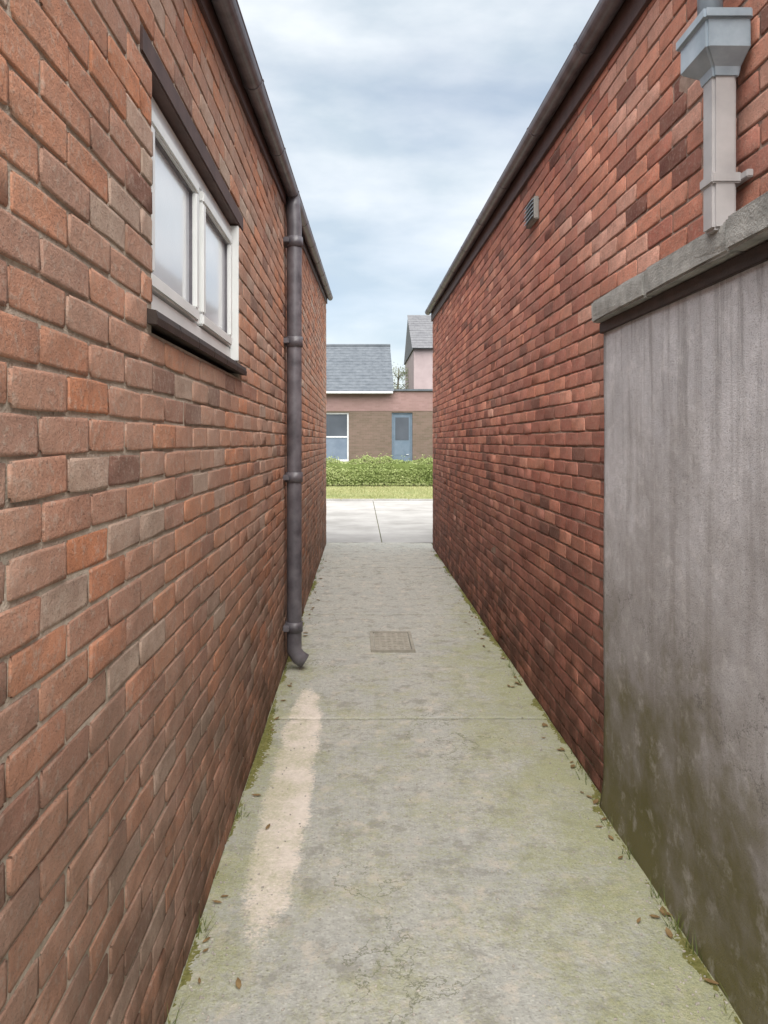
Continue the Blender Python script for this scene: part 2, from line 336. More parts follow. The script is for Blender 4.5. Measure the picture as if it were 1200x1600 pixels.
# ------------------------------------------------------------------ ground
KL, KR = 0.080, 0.020             # the eaves climb slightly away from the camera
def shear(o, k, y_ref, zmin=-9):
    oy = 0; p = o
    while p is not None: oy += p.location.y; p = p.parent
    for v in o.data.vertices:
        if v.co.z > zmin: v.co.z += k*(v.co.y+oy-y_ref)
XL, XR = -0.533, 1.09           # faces of the two brick walls
YL, YR = 11.6, 11.15             # their far ends
YB = -0.25                       # their near ends (behind the camera)
g = G(); g.box(-500, 500, -300, 900, -0.6, -0.02); g.build('ground', MAT['earth'], kind='structure')
nx, ny = 44, 380
xs = np.linspace(XL-0.012, XR+0.03, nx); ys = np.linspace(-1.5, 11.7, ny)
jn = [JOINT0+JSTEP*k for k in range(4)]
ys = np.array(sorted([y for y in ys if min(abs(y-q) for q in jn) > 0.012]+[q+d for q in jn for d in (-0.008, -0.005, 0.0, 0.005, 0.008)])); ny = len(ys)
V = []
for y in ys:
    for x in xs:
        z = 0.010*noise.noise((x*1.3, y*1.1, 0.3)) + 0.004*noise.noise((x*6, y*6, 2.0)) + 0.0022*noise.noise((x*19, y*19, 5.0)) - (0.009 if min(abs(y-q) for q in jn) < 0.006 else 0.0)
        V.append((x, y, z))
F = [(j*nx+i, j*nx+i+1, (j+1)*nx+i+1, (j+1)*nx+i) for j in range(ny-1) for i in range(nx-1)]
me = np_mesh('path', V, F); me.polygons.foreach_set('use_smooth', [True]*len(F))
path = link('path', me, MAT['path'], kind='structure')
g = G(); g.box(-9, 9, -12, -1.52, -0.1, -0.004); g.build('bounce_yard', MAT['forecourt'], kind='structure')  # unseen paving behind the camera, added to bounce light into the alley
g = G(); g.box(-9, XL-0.02, -1.515, YB-0.004, -0.1, -0.004); g.box(XR+0.035, 9, -1.515, YB-0.004, -0.1, -0.004); g.build('bounce_yard', MAT['forecourt'], kind='structure')  # sides of the same added bounce paving, out of view
# forecourt beyond the alley: cast bays with joints
fc = bpy.data.objects.new('forecourt', None); COL.objects.link(fc); fc.location = (0.5, 15.8, -0.012); fc['kind'] = 'structure'
bay_w, bay_d = 2.9, 2.74
for j in range(3):
    for i in range(-3, 4):
        x0 = 0.35 + i*bay_w; y0 = 11.712 + j*(bay_d+0.014)
        g = G(); g.box(x0, x0+bay_w-0.014, y0, y0+bay_d, -0.012, 0.002+random.uniform(-0.002, 0.002), 0.003); g.build('paving_bay', MAT['forecourt'], fc)
kb = bpy.data.objects.new('kerb', None); COL.objects.link(kb); kb.location = (0.5, 20.0, 0); kb['kind'] = 'structure'
for i in range(-11, 13):
    g = G(); g.box(0.4+i*0.915, 0.4+i*0.915+0.905, 19.99, 20.115, -0.015, 0.045+random.uniform(-0.003, 0.003), 0.012); g.build('kerb_stone', MAT['forecourt'], kb)
nx, ny = 60, 24
V = [(-16+33*i/(nx-1), 20.115+8.4*j/(ny-1), 0.0+0.025*noise.noise((i*0.5, j*0.5, 1.0))) for j in range(ny) for i in range(nx)]
F = [(j*nx+i, j*nx+i+1, (j+1)*nx+i+1, (j+1)*nx+i) for j in range(ny-1) for i in range(nx-1)]
lawn = link('lawn', np_mesh('lawn', V, F), MAT['lawn_base'], kind='structure')
N = 42000
px = rng.uniform(-9, 11, N); py = rng.uniform(20.15, 27.2, N); ph = rng.uniform(0.03, 0.085, N); an = rng.uniform(0, 6.283, N); lx = rng.normal(0, 0.03, N); ly = rng.normal(0, 0.03, N); w = 0.008
V = np.empty((N*3, 3)); V[0::3] = np.stack([px-w*np.cos(an), py-w*np.sin(an), np.full(N, -0.005)], 1)
V[1::3] = np.stack([px+w*np.cos(an), py+w*np.sin(an), np.full(N, -0.005)], 1); V[2::3] = np.stack([px+lx, py+ly, ph], 1)
patch = np.array([noise.noise((a*0.7, b*0.7, 3.0)) for a, b in zip(px, py)])
o = link('grass', np_mesh('grass', V, np.arange(N*3).reshape(-1, 3), np.clip(0.55+0.5*patch+rng.normal(0, 0.22, N), 0, 1)), MAT['grass'], kind='stuff')
o['label'] = 'short pale green grass of the lawn beyond the alley'

# ------------------------------------------------------------------ bricks
BH, BL, HL, J = 0.065, 0.215, 0.1025, 0.010
CH = BH+J
def brick_geo(Ln, H, seed, fine=True):
    """local: x along the wall, z up, outward face at y=0, body to y=+0.02; worn arrises"""
    r = np.random.default_rng(seed)
    nu = 5 if fine else 4; nv = 4 if fine else 4
    e = 0.006
    us = np.concatenate([[0, e], np.linspace(e, Ln-e, nu-2)[1:-1], [Ln-e, Ln]]) if nu > 4 else np.array([0, e, Ln-e, Ln])
    vs = np.array([0, e, H-e, H])
    V = []; nu = len(us); nv = len(vs)
    for b, v in enumerate(vs):
        for a, u in enumerate(us):
            ed = (a in (0, nu-1)) + (b in (0, nv-1))
            y = 0.0010*abs(r.normal())
            if ed == 1: y = 0.0003+0.0007*r.random()
            if ed == 2: y = 0.0008+0.0035*r.random()**2
            ju = r.normal(0, 0.0019); jv = r.normal(0, 0.0015)
            if ed == 2: ju += (0.003 if a == 0 else -0.003)*r.random(); jv += (0.0025 if b == 0 else -0.0025)*r.random()
            if ed == 2 and r.random() < 0.3:      # a knocked-off corner
                q = r.uniform(0.004, 0.011); ju += q if a == 0 else -q; jv += (q if b == 0 else -q)*r.uniform(0.4, 0.9); y += 0.003
            V.append((u+ju, y, v+jv))
    F = [(b*nu+a, b*nu+a+1, (b+1)*nu+a+1, (b+1)*nu+a) for b in range(nv-1) for a in range(nu-1)]
    ring = [a for a in range(nu)] + [b*nu+nu-1 for b in range(1, nv)] + [(nv-1)*nu+a for a in range(nu-2, -1, -1)] + [b*nu for b in range(nv-2, 0, -1)]
    n0 = len(V)
    for k in ring: V.append((V[k][0], 0.018, V[k][2]))
    for k in range(len(ring)):
        k2 = (k+1) % len(ring); F.append((ring[k2], ring[k], n0+k, n0+k2))
    return np.array(V), np.array(F)
def layout(s0, s1, ncourses, openings, seed):
    r = random.Random(seed); out = []
    for c in range(ncourses):
        z0 = c*CH
        spans = [(s0, s1)]
        for (a, b, za, zb) in openings:
            if z0+BH > za+0.002 and z0 < zb-0.002:
                ns = []
                for (p, q) in spans:
                    if b <= p or a >= q: ns.append((p, q)); continue
                    if a > p: ns.append((p, a))
                    if b < q: ns.append((b, q))
                spans = ns
        header = False
        st = (HL if header else BL)+J
        off = (0.0 if c % 2 == 0 else 0.1125)+r.gauss(0, 0.004)
        k0 = int((s0-off)//st)-1
        for (p, q) in spans:
            k = k0
            while True:
                u0 = k*st+off; u1 = u0+st-J; k += 1
                if u0 > q: break
                a, b = max(u0, p+0.004), min(u1, q-0.004)
                if b-a < 0.028: continue
                out.append((a, z0+J/2, b-a, r))
    return out
PROTO = {}
def proto(Ln):
    key = round(Ln, 3)
    if key not in (BL, HL): return None
    k = (key, random.randrange(8))
    if k not in PROTO:
        v, f = brick_geo(Ln, BH, 100+k[1]*7+int(Ln*1000)); PROTO[k] = np_mesh('brick', v, f)
    return PROTO[k]
FPX = 1155
def proj_area(X, y0, y1, z0, z1):
    d = (y0+y1)/2
    if y0 < 0.35: return 0
    u = 563+FPX*X/d; v0 = 690-(z0-EYE)*FPX/d; v1 = 690-(z1-EYE)*FPX/d
    if u < -25 or u > 1225 or v0 < -10 or v1 > 1610: return 0
    return abs(FPX*X/y0-FPX*X/y1)*abs(v1-v0)
def lay(bld, X, side, s0, s1, nc, openings, mat, seed, tintfn, hidden=None):
    """side +1: face looks to +X (left wall); -1: face looks to -X (right wall)"""
    items = layout(s0, s1, nc, openings, seed); ranked = []
    for it in items:
        u, z, Ln, _ = it
        if hidden and hidden(u, z, Ln): continue
        y0, y1 = u, u+Ln
        ranked.append((proj_area(X, y0, y1, z, z+BH), u, z, Ln))
    ranked.sort(key=lambda t: -t[0])
    VV, FF, TT = [], [], []; nv = 0; count = 0
    for (ar, u, z, Ln) in ranked:
        t = tintfn(u, z); proud = random.gauss(0.0006, 0.0011); tilt = random.gauss(0, 0.004)
        rz = R(90)*side + random.gauss(0, 0.004)
        start = u if side > 0 else u+Ln
        loc = Vector((X+side*proud, start, z+random.gauss(0, 0.001)))
        mtx = Matrix.Translation(loc) @ Matrix.Rotation(rz, 4, 'Z') @ Matrix.Rotation(tilt, 4, 'Y')
        if ar > 0 and count < 300:
            me = proto(Ln)
            if me is None: v, f = brick_geo(Ln, BH, int(u*1e4)+int(z*1e3)); me = np_mesh('brick', v, f)
            o = bpy.data.objects.new('brick', me)
            if not me.materials: me.materials.append(mat)
            elif me.materials[0] != mat:
                o.data = me = me.copy() if False else me
                o.material_slots[0].link = 'OBJECT'; o.material_slots[0].material = mat
            COL.objects.link(o); o.parent = bld; o.matrix_basis = Matrix.Translation(-bld.location) @ mtx
            o['tint'] = t; count += 1
        else:
            v, f = brick_geo(Ln, BH, random.randrange(10**6), False)
            m4 = np.array(mtx); w = v @ m4[:3, :3].T + m4[:3, 3] - np.array(bld.location)
            VV.append(w); FF.append(f+nv); nv += len(w); TT += [t]*len(f)
    o = link('brickwork', np_mesh('brickwork', np.concatenate(VV), np.concatenate(FF), TT), mat, bld, 'stuff')
    return o

# ---------------- left building
LB = thing('brick_building', 'long orange-brown brick building on the left with a high white window and black downpipe', 'building', (-2.5, 4.0, 0))
WY0, WY1, WZ0, WZ1 = 1.90, 3.26, 1.95, 2.55
bodyx = XL-0.0042
NCL = 41; ZTL = NCL*CH
g = G()           # the mortar body, with the window opening left open
g.box(-4.6, bodyx, YB, WY0, -0.3, ZTL); g.box(-4.6, bodyx, WY1, YL, -0.3, ZTL)
g.box(-4.6, bodyx, WY0, WY1, -0.3, WZ0-0.07); g.box(-4.6, bodyx, WY0, WY1, WZ1+0.07, ZTL)
g.box(-4.6, bodyx-0.16, WY0, WY1, WZ0-0.07, WZ1+0.07)
shear(g.build('wall', MAT['mortar_l'], LB), KL, 2.4, 3.0)
def tl(u, z):
    t = 0.47+0.17*random.gauss(0, 1)
    if random.random() < 0.11: t = random.uniform(0.82, 0.97)
    if random.random() < 0.17: t = random.uniform(0.64, 0.78)
    if random.random() < 0.03: t = random.uniform(0.0, 0.1)
    return min(max(t, 0.0), 1.0)
ops = [(WY0, WY1, WZ0, WZ1), (WY0-0.11, WY1+0.11, WZ1, WZ1+CH), (WY0-0.05, WY1+0.05, WZ0-CH, WZ0)]
lay(LB, XL, 1, YB, YL, 52, ops, MAT['brick_l'], 5, tl, hidden=lambda u, z, Ln: z+BH > ZTL+KL*(u+Ln/2-2.4)+0.03)
# bricks lining the far jamb
jamb = G()
for c in range(26, 34): jamb.box(XL-0.085, XL-0.012, WY1-0.0, WY1+0.02, c*CH+0.005, c*CH+0.07, 0.003)
jamb.build('jamb_brick', MAT['brick_l'], LB)
g = G(); g.box(XL-0.10, XL+0.002, WY0-0.10, WY1+0.10, WZ1+0.003, WZ1+0.068, 0.004); g.build('lintel', MAT['dark_timber'], LB)
# window
FX = XL-0.034      # outer face of the frame
win = bpy.data.objects.new('window', None); COL.objects.link(win); win.parent = LB; win.location = Vector((FX, (WY0+WY1)/2, WZ0)) - LB.location
g = G(); fw = 0.055
g.box(FX-0.06, FX, WY0+0.004, WY1-0.004, WZ0+0.004, WZ0+fw+0.004, 0.006); g.box(FX-0.06, FX, WY0+0.004, WY1-0.004, WZ1-fw-0.004, WZ1-0.004, 0.006)
g.box(FX-0.06, FX-0.001, WY0+0.004, WY0+fw, WZ0+fw+0.002, WZ1-fw-0.002, 0.006); g.box(FX-0.06, FX-0.001, WY1-fw, WY1-0.004, WZ0+fw+0.002, WZ1-fw-0.002, 0.006)
ym = (WY0+WY1)/2
g.box(FX-0.06, FX-0.001, ym-0.03, ym+0.03, WZ0+fw+0.002, WZ1-fw-0.002, 0.006)
g.build('frame', MAT['white_pvc'], win)
for (a, b) in ((WY0+fw, ym-0.03), (ym+0.03, WY1-fw)):
    g = G(); s_ = 0.042; xa, xb = FX-0.045, FX+0.014
    a += 0.003; b -= 0.003; za, zb = WZ0+fw+0.006, WZ1-fw-0.006
    g.box(xa, xb, a, b, za, za+s_, 0.006); g.box(xa, xb, a, b, zb-s_, zb, 0.006)
    g.box(xa, xb-0.001, a, a+s_, za+s_+0.001, zb-s_-0.001, 0.005); g.box(xa, xb-0.001, b-s_, b, za+s_+0.001, zb-s_-0.001, 0.005)
    g.build('sash', MAT['white_pvc'], win)
    g = G(); q = 0.006; ya_, yb_, zc, zd = a+s_, b-s_, za+s_, zb-s_
    for bx in ((ya_, yb_, zc, zc+q), (ya_, yb_, zd-q, zd), (ya_, ya_+q, zc+q, zd-q), (yb_-q, yb_, zc+q, zd-q)): g.box(FX-0.012, FX-0.002, bx[0], bx[1], bx[2], bx[3])
    g.build('seal', MAT['black_pvc'], win)
    g = G(); g.box(FX-0.03, FX-0.012, a+s_-0.004, b-s_+0.004, za+s_-0.004, zb-s_+0.004); g.build('pane', MAT['frosted'], win)
g = G(); g.box(FX-0.004, XL-0.002, WY1-0.022, WY1-0.003, WZ0+0.004, WZ1-0.004, 0.003); g.build('reveal_trim', MAT['white_pvc'], win)
nt_ = 6; tw = (WY1-WY0+0.10)/nt_
for i in range(nt_):
    y0 = WY0-0.05+i*tw
    g = G(); g.bm = bmesh.new(); g.sweep([(FX-0.02, WZ0-0.004), (FX-0.02, WZ0-0.045), (XL+0.024, WZ0-0.056), (XL+0.026, WZ0-0.038), (XL+0.021, WZ0-0.020)], y0+0.003, y0+tw-0.003)
    g.build('sill_tile', MAT['dark_tile'], win)
# eaves
def gutter_profile(cx, zr, r=0.056, t=0.004):
    p = [(cx+r*math.cos(a), zr+r*math.sin(a)) for a in np.linspace(math.pi, 2*math.pi, 13)]
    q = [(cx+(r-t)*math.cos(a), zr+(r-t)*math.sin(a)) for a in np.linspace(2*math.pi, math.pi, 13)]
    return p+[(cx+r+0.004, zr+0.004), (cx+r-t, zr+0.006)]+q[1:-1]+[(cx-r+t, zr+0.006), (cx-r-0.002, zr+0.004)]
g = G(); g.box(-0.60, XL+0.014, YB, YL+0.06, ZTL-0.045, ZTL+0.13, 0.003); shear(g.build('fascia', MAT['dark_timber'], LB), KL, 2.4)
gr, gz = 0.042, 3.122; gcx = XL+0.014+gr+0.002
gut = (G().sweep(gutter_profile(gcx, gz, gr), YB, YL+0.04)).build('gutter', MAT['black_pvc'], LB); shear(gut, KL, 2.4)
for y in np.arange(0.4, 11.5, 0.95):
    g = G(); g.sweep(gutter_profile(gcx, gz, gr+0.003, 0.003), y, y+0.03); shear(g.build('gutter_bracket', MAT['black_pvc'], gut), KL, 2.4)
g = G(); g.sweep([(gcx-0.02, gz+0.045), (gcx-0.02, gz+0.03), (-4.7, 4.9), (-4.7, 4.92)], YB, YL+0.06)
shear(g.build('roof', MAT['rtile'], LB), KL, 2.4)
# downpipe
PY = 5.2; PX = XL+0.068
g = G(); g.tube([(gcx, PY, 3.31), (gcx, PY, 3.25), (gcx+0.001, PY, 3.22), (PX-0.002, PY, 3.15), (PX, PY, 3.11), (PX, PY, 0.16), (PX, PY, 0.13), (PX+0.03, PY, 0.085), (PX+0.075, PY, 0.055)], 0.053, 18)
dp = g.build('downpipe', MAT['black_pvc'], LB)
for z in (0.30, 1.35, 2.30, 3.0):
    g = G(); g.tube([(PX, PY, z-0.035), (PX, PY, z+0.035)], 0.061, 18); g.box(XL-0.005, PX-0.03, PY-0.09, PY+0.09, z-0.018, z+0.018, 0.004); g.build('pipe_bracket', MAT['black_pvc'], dp)

# ---------------- right building
RB = thing('brick_building', 'dark red brick building on the right with black gutter above a grey rendered base', 'building', (3.0, 5.0, 0))
NCR = 44; ZTR = NCR*CH; RY = 3.24
g = G(); g.box(XR+0.0042, 5.6, YB, YR, -0.3, ZTR); shear(g.build('wall', MAT['mortar_r'], RB), KR, 3.0, 3.0)
def tr(u, z):
    t = 0.48+0.22*random.gauss(0, 1)
    if z > 2.1 and u < 3.5: t += 0.36  # brighter tint puts the extra skylight on these upper bricks into their colour
    if random.random() < 0.06: t = random.uniform(0.0, 0.12)
    return min(max(t, 0.0), 1.0)
lay(RB, XR, -1, YB, YR, 47, [], MAT['brick_r'], 9, tr, hidden=lambda u, z, Ln: (z < 2.05 and u+Ln < RY-0.15) or z+BH > ZTR+KR*(u+Ln/2-3.0)+0.03)
g = G(); g.box(XR-0.018, XR+0.05, YB, YR+0.06, ZTR-0.045, ZTR+0.14, 0.003); shear(g.build('fascia', MAT['dark_timber'], RB), KR, 3.0)
gr2, gz2 = 0.046, ZTR+0.098; gcr = XR-0.018-gr2-0.002
gut = (G().sweep(gutter_profile(gcr, gz2, gr2), YB, YR+0.05)).build('gutter', MAT['black_pvc'], RB); shear(gut, KR, 3.0)
for y in np.arange(0.5, 11.1, 0.95):
    g = G(); g.sweep(gutter_profile(gcr, gz2, gr2+0.003, 0.003), y, y+0.03); shear(g.build('gutter_bracket', MAT['black_pvc'], gut), KR, 3.0)
g = G(); g.sweep([(gcr+0.01, gz2+0.045), (gcr+0.01, gz2+0.03), (5.8, ZTR+2.3), (5.8, ZTR+2.33)], YB, YR+0.06); shear(g.build('roof', MAT['rtile'], RB), KR, 3.0)
# hopper head with square downpipe standing on the coping
HY = 2.12; pw = 0.034
g = G()
hx = XR-0.012
prof = [(hx, 2.80), (hx, 2.62), (hx-0.075, 2.56), (hx-0.08, 2.55)]
b = bmesh.new()
def ring(x0, x1, y0, y1, z): return [b.verts.new(c) for c in ((x0, y0, z), (x1, y0, z), (x1, y1, z), (x0, y1, z))]
rr = [ring(hx-0.085, hx-0.01, HY-0.04, HY+0.04, 2.632), ring(hx-0.088, hx-0.006, HY-0.043, HY+0.043, 2.655), ring(hx-0.125, hx, HY-0.085, HY+0.085, 2.69), ring(hx-0.125, hx, HY-0.085, HY+0.085, 2.765), ring(hx-0.135, hx, HY-0.095, HY+0.095, 2.768), ring(hx-0.135, hx, HY-0.095, HY+0.095, 2.79),
      ring(hx-0.122, hx-0.010, HY-0.085, HY+0.085, 2.791), ring(hx-0.115, hx-0.010, HY-0.075, HY+0.075, 2.70)]
for i in range(len(rr)-1):
    for k in range(4): b.faces.new((rr[i][k], rr[i][(k+1) % 4], rr[i+1][(k+1) % 4], rr[i+1][k]))
b.faces.new(rr[0][::-1]); b.faces.new(rr[-1])
bmesh.ops.bevel(b, geom=[e for e in b.edges if abs(e.verts[0].co.z-e.verts[1].co.z) > 0.01], offset=0.006, segments=2, affect='EDGES')
g.add(b); hop = g.build('hopper', MAT['hopper'], RB)
g = G(); g.box(hx-0.082, hx-0.014, HY-0.034, HY+0.034, 2.20, 2.640, 0.008); dp2 = g.build('downpipe', MAT['grey_pvc'], RB)
for z in (2.33, ):
    g = G(); g.box(hx-0.088, hx-0.002, HY-0.040, HY+0.040, z, z+0.03, 0.004); g.box(hx-0.008, hx+0.012, HY-0.075, HY+0.075, z+0.004, z+0.026, 0.003); g.build('pipe_bracket', MAT['grey_pvc'], dp2)
g = G(); g.tube([(gcr, HY+0.02, gz2-gr2+0.012), (gcr, HY+0.02, ZTR-0.03), (hx-0.09, HY+0.01, ZTR-0.13), (hx-0.075, HY, ZTR-0.2), (hx-0.075, HY, 2.72)], 0.034, 16); g.build('inlet_pipe', MAT['hopper'], RB)
# small vent high on the wall
VY, VZ = 4.62, 3.03
g = G(); g.box(XR-0.03, XR+0.002, VY-0.115, VY+0.115, VZ-0.07, VZ+0.07, 0.006)
vent = g.build('vent', MAT['stone'], RB)
for k in range(5):
    g = G(); z = VZ-0.05+k*0.025
    g.sweep([(XR-0.032, z+0.012), (XR-0.046, z-0.002), (XR-0.046, z-0.006), (XR-0.032, z+0.006)], VY-0.1, VY+0.1); g.build('vent_slat', MAT['hopper'], vent)

# ---------------- rendered wall with coping
RW = thing('rendered_wall', 'grey cement rendered wall section with a concrete coping and green algal growth at its foot', 'wall', (XR, 1.0, 0))
RX = XR-0.022; RZ = 2.12
nyy, nzz = 150, 60
V = []
for k in range(nzz):
    for i in range(nyy):
        y = YB+(RY-YB)*i/(nyy-1); z = -0.05+(RZ+0.05)*k/(nzz-1)
        d = 0.006*noise.noise((y*1.7, z*1.7, 9.0))+0.003*noise.noise((y*5, z*5, 1.0))+0.0015*noise.noise((y*14, z*14, 4.0))
        if z < 0.2: d += 0.02*(1-max(z, 0)/0.2)**2
        V.append((RX-d, y, z))
n0 = nyy*nzz
F = [(k*nyy+i, (k+1)*nyy+i, (k+1)*nyy+i+1, k*nyy+i+1) for k in range(nzz-1) for i in range(nyy-1)]
# closed edges: far end and top return to the bricks
for k in range(nzz): V.append((XR+0.005, RY, V[k*nyy+nyy-1][2]))
for k in range(nzz-1): F.append((k*nyy+nyy-1, (k+1)*nyy+nyy-1, n0+k+1, n0+k))
V = np.array(V)-np.array(RW.location)
me = np_mesh('render_coat', V, F); me.polygons.foreach_set('use_smooth', [True]*(len(F)-nzz+1)+[False]*(nzz-1))
link('render_coat', me, MAT['render'], RW)
g = G(); g.box(RX-0.016, XR-0.002, YB, RY+0.012, RZ-0.046, RZ-0.001, 0.002); g.build('coping_shadow_strip', MAT['dark_tile'], RW)  # dark strip added to deepen the shadow line under the coping
cl = 0.61; y = RY+0.02
rc = random.Random(3)
while y > YB:
    y0 = y-cl+0.008; dz = rc.gauss(0, 0.004); dx = rc.gauss(0, 0.004)
    b = bmesh.new(); bmesh.ops.create_cube(b, size=1)
    x0, x1, z0, z1 = XR-0.078+dx, XR+0.008, RZ+0.002+dz, RZ+0.095+dz
    for v in b.verts: v.co = Vector(((x0+x1)/2+v.co.x*(x1-x0), (y0+y)/2+v.co.y*(y-y0), (z0+z1)/2+v.co.z*(z1-z0) + (0.022 if v.co.x > 0 and v.co.z > 0 else 0)))
    bmesh.ops.subdivide_edges(b, edges=b.edges[:], cuts=2, use_grid_fill=True)
    bmesh.ops.bevel(b, geom=[e for e in b.edges if len(e.link_faces) == 2 and e.calc_face_angle() > 0.8], offset=0.008, segments=2, affect='EDGES')
    for v in b.verts: v.co += Vector((rc.gauss(0, 0.0015), 0, rc.gauss(0, 0.0015)))
    g = G(); g.add(b); g.build('coping_stone', MAT['stone'], RW); y = y0-0.008

# ---------------- drain cover in the path
DC = thing('drain_cover', 'small dull metal drain cover set in the middle of the path', 'drain cover', (0.25, 5.9, 0.012))
g = G(); x0, x1, y0, y1 = 0.08, 0.42, 5.62, 6.18
for a in ((x0, x1, y0, y0+0.025), (x0, x1, y1-0.025, y1), (x0, x0+0.025, y0+0.026, y1-0.026), (x1-0.025, x1, y0+0.026, y1-0.026)): g.box(*a, -0.03, 0.016, 0.002)
g.build('frame', MAT['iron'], DC)
g = G(); g.box(x0+0.03, x1-0.03, y0+0.03, y1-0.03, -0.03, 0.012, 0.002)
for i in range(6):
    for j in range(10):
        cx = x0+0.055+i*(x1-x0-0.11)/5; cy = y0+0.06+j*(y1-y0-0.12)/9
        g.box(cx-0.014, cx+0.014, cy-0.008, cy+0.008, 0.0115, 0.0155)
g.build('lid', MAT['iron'], DC)

# ------------------------------------------------------------------ far side: hedge, house, tree
def leaves(n, sampler, size, tintfn):
    V = np.empty((n*4, 3)); T = np.empty(n)
    for i in range(n):
        p, nrm = sampler(); a = Vector((random.gauss(0, 1), random.gauss(0, 1), random.gauss(0, 1))).normalized()
        d = (nrm*0.7+a).normalized(); t = d.cross(Vector((random.gauss(0, 1), random.gauss(0, 1), random.gauss(0, 1)))).normalized(); q = d.cross(t)
        s = size*random.uniform(0.6, 1.3)
        V[4*i] = p-t*s; V[4*i+1] = p+q*s*0.5; V[4*i+2] = p+t*s; V[4*i+3] = p-q*s*0.5; T[i] = tintfn(p)
    return V, np.arange(n*4).reshape(-1, 4), T
HX0, HX1, HYC = -7.0, 9.0, 26.6
H = thing('hedge', 'low green hedge at the back of the lawn below the far house', 'hedge', ((HX0+HX1)/2, HYC, 0))
def hs():
    x = random.uniform(HX0, HX1); top = 1.0+0.16*noise.noise((x*0.9, 0, 0))+0.14*noise.noise((x*2.6, 1, 0))+(0.22*random.random() if random.random() < 0.04 else 0)
    a = random.uniform(0, math.pi); r = 1-abs(random.gauss(0, 0.10))
    yy = 0.42*math.cos(a)*r; zz = 0.25+(top-0.25)*math.sin(a)*r
    if random.random() < 0.3: zz = random.uniform(0.05, 0.6); yy = (-1 if random.random() < 0.7 else 1)*0.42*r
    n = Vector((0, yy, 0.4*(zz-0.3)+0.05)).normalized()
    return Vector((x, HYC+yy, zz))-H.location, n
V, F, T = leaves(52000, hs, 0.036, lambda p: min(max(0.5+0.5*noise.noise((p.x*0.8, 0, p.z))+random.gauss(0, 0.2), 0), 1))
link('foliage', np_mesh('foliage', V, F, T), MAT['hedge'], H)
g = G(); g.box(HX0+0.3, HX1-0.3, HYC-0.27, HYC+0.27, 0.12, 0.80)
bmesh.ops.subdivide_edges(g.bm, edges=[e for e in g.bm.edges if abs(e.verts[0].co.x-e.verts[1].co.x) > 1], cuts=80, use_grid_fill=True)
for v in g.bm.verts: v.co += Vector((0, 0.1*noise.noise(v.co*2.1), 0.08*noise.noise(v.co*1.7+Vector((5, 0, 0)))))
g.build('inner_growth', MAT['hedge'], H)
g = G()
for i in range(60):
    x = HX0+(i+0.5)*(HX1-HX0)/60; q = random.uniform(-0.1, 0.1)
    g.tube([(x, HYC, -0.03), (x+q*0.4, HYC+q, 0.4), (x+q, HYC-q, 0.85)], [0.022, 0.016, 0.006], 6)
g.build('stems', MAT['bark'], H)

HO = thing('brick_house', 'low brick house with grey roof and blue door beyond the lawn', 'house', (-1.0, 34.0, 0))
hy = 32.0; ez = 3.78; wz = 2.92
def wall_with(g, x0, x1, z0, z1, holes):
    """front wall slab y hy..hy+.25 with rectangular holes, in column strips"""
    cuts = sorted({x0, x1, *[h[0] for h in holes], *[h[1] for h in holes]})
    for a, b in zip(cuts, cuts[1:]):
        hs_ = [h for h in holes if h[0] <= a+1e-6 and h[1] >= b-1e-6]; z = z0
        for h in sorted(hs_, key=lambda h: h[2]):
            if h[2] > z: g.box(a, b, hy, hy+0.25, z, h[2])
            z = h[3]
        if z < z1: g.box(a, b, hy, hy+0.25, z, z1)
holes = [(-1.62, -0.50, 0.75, 2.86), (1.36, 2.26, 0.02, 2.86), (-5.6, -4.0, 0.95, 2.86), (4.2, 5.8, 0.95, 2.86)]
g = G(); wall_with(g, -9.0, 9.0, -0.1, wz, holes)
g.box(-9.0, -8.75, hy+0.25, 39, -0.1, ez); g.box(8.75, 9.0, hy+0.25, 39, -0.1, ez-0.25); g.box(-8.75, 8.75, 38.75, 39, -0.1, ez); g.box(-8.7, 8.7, hy+0.6, hy+0.7, -0.1, 2.95)
g.build('wall', MAT['far_brown'], HO)
g = G(); g.box(-9.0, 9.0, hy-0.012, hy+0.25, wz+0.004, ez); g.build('upper_wall', MAT['far_pink'], HO)['label'] = 'pinkish upper band of brickwork'
# pitched slate roof over the left part, in lapped courses
ridge_y, ridge_z = 36.0, 6.25; ey, ezz = hy-0.28, ez-0.02
nrow = 16; g = G()
for r_ in range(nrow):
    t0, t1 = r_/nrow, (r_+1.25)/nrow; t1 = min(t1, 1.0)
    y0, y1 = ey+(ridge_y-ey)*t0, ey+(ridge_y-ey)*t1; z0, z1 = ezz+(ridge_z-ezz)*t0, ezz+(ridge_z-ezz)*t1
    x = -9.2 - (0.15 if r_ % 2 else 0)
    while x < 1.45:
        xa, xb = max(x, -9.2), min(x+0.296, 1.45); dz = random.uniform(0, 0.008)
        if xb-xa > 0.03:
            vs = [g.bm.verts.new(c) for c in ((xa, y0, z0+0.02+dz), (xb, y0, z0+0.02+dz), (xb, y1, z1+dz), (xa, y1, z1+dz), (xa, y0, z0-0.002+dz), (xb, y0, z0-0.002+dz))]
            g.bm.faces.new(vs[:4]); g.bm.faces.new((vs[4], vs[5], vs[1], vs[0]))
        x += 0.30
rf = g.build('roof_slates', MAT['slate'], HO, 'stuff')
g = G(); g.sweep([(0, 0), (0, 0)], 0, 0, False) if False else None
b = g.bm
def prism(pts, x0, x1):
    A = [b.verts.new((x0, y, z)) for y, z in pts]; B = [b.verts.new((x1, y, z)) for y, z in pts]; n = len(pts)
    for k in range(n): b.faces.new((A[k], A[(k+1) % n], B[(k+1) % n], B[k]))
    b.faces.new(A[::-1]); b.faces.new(B)
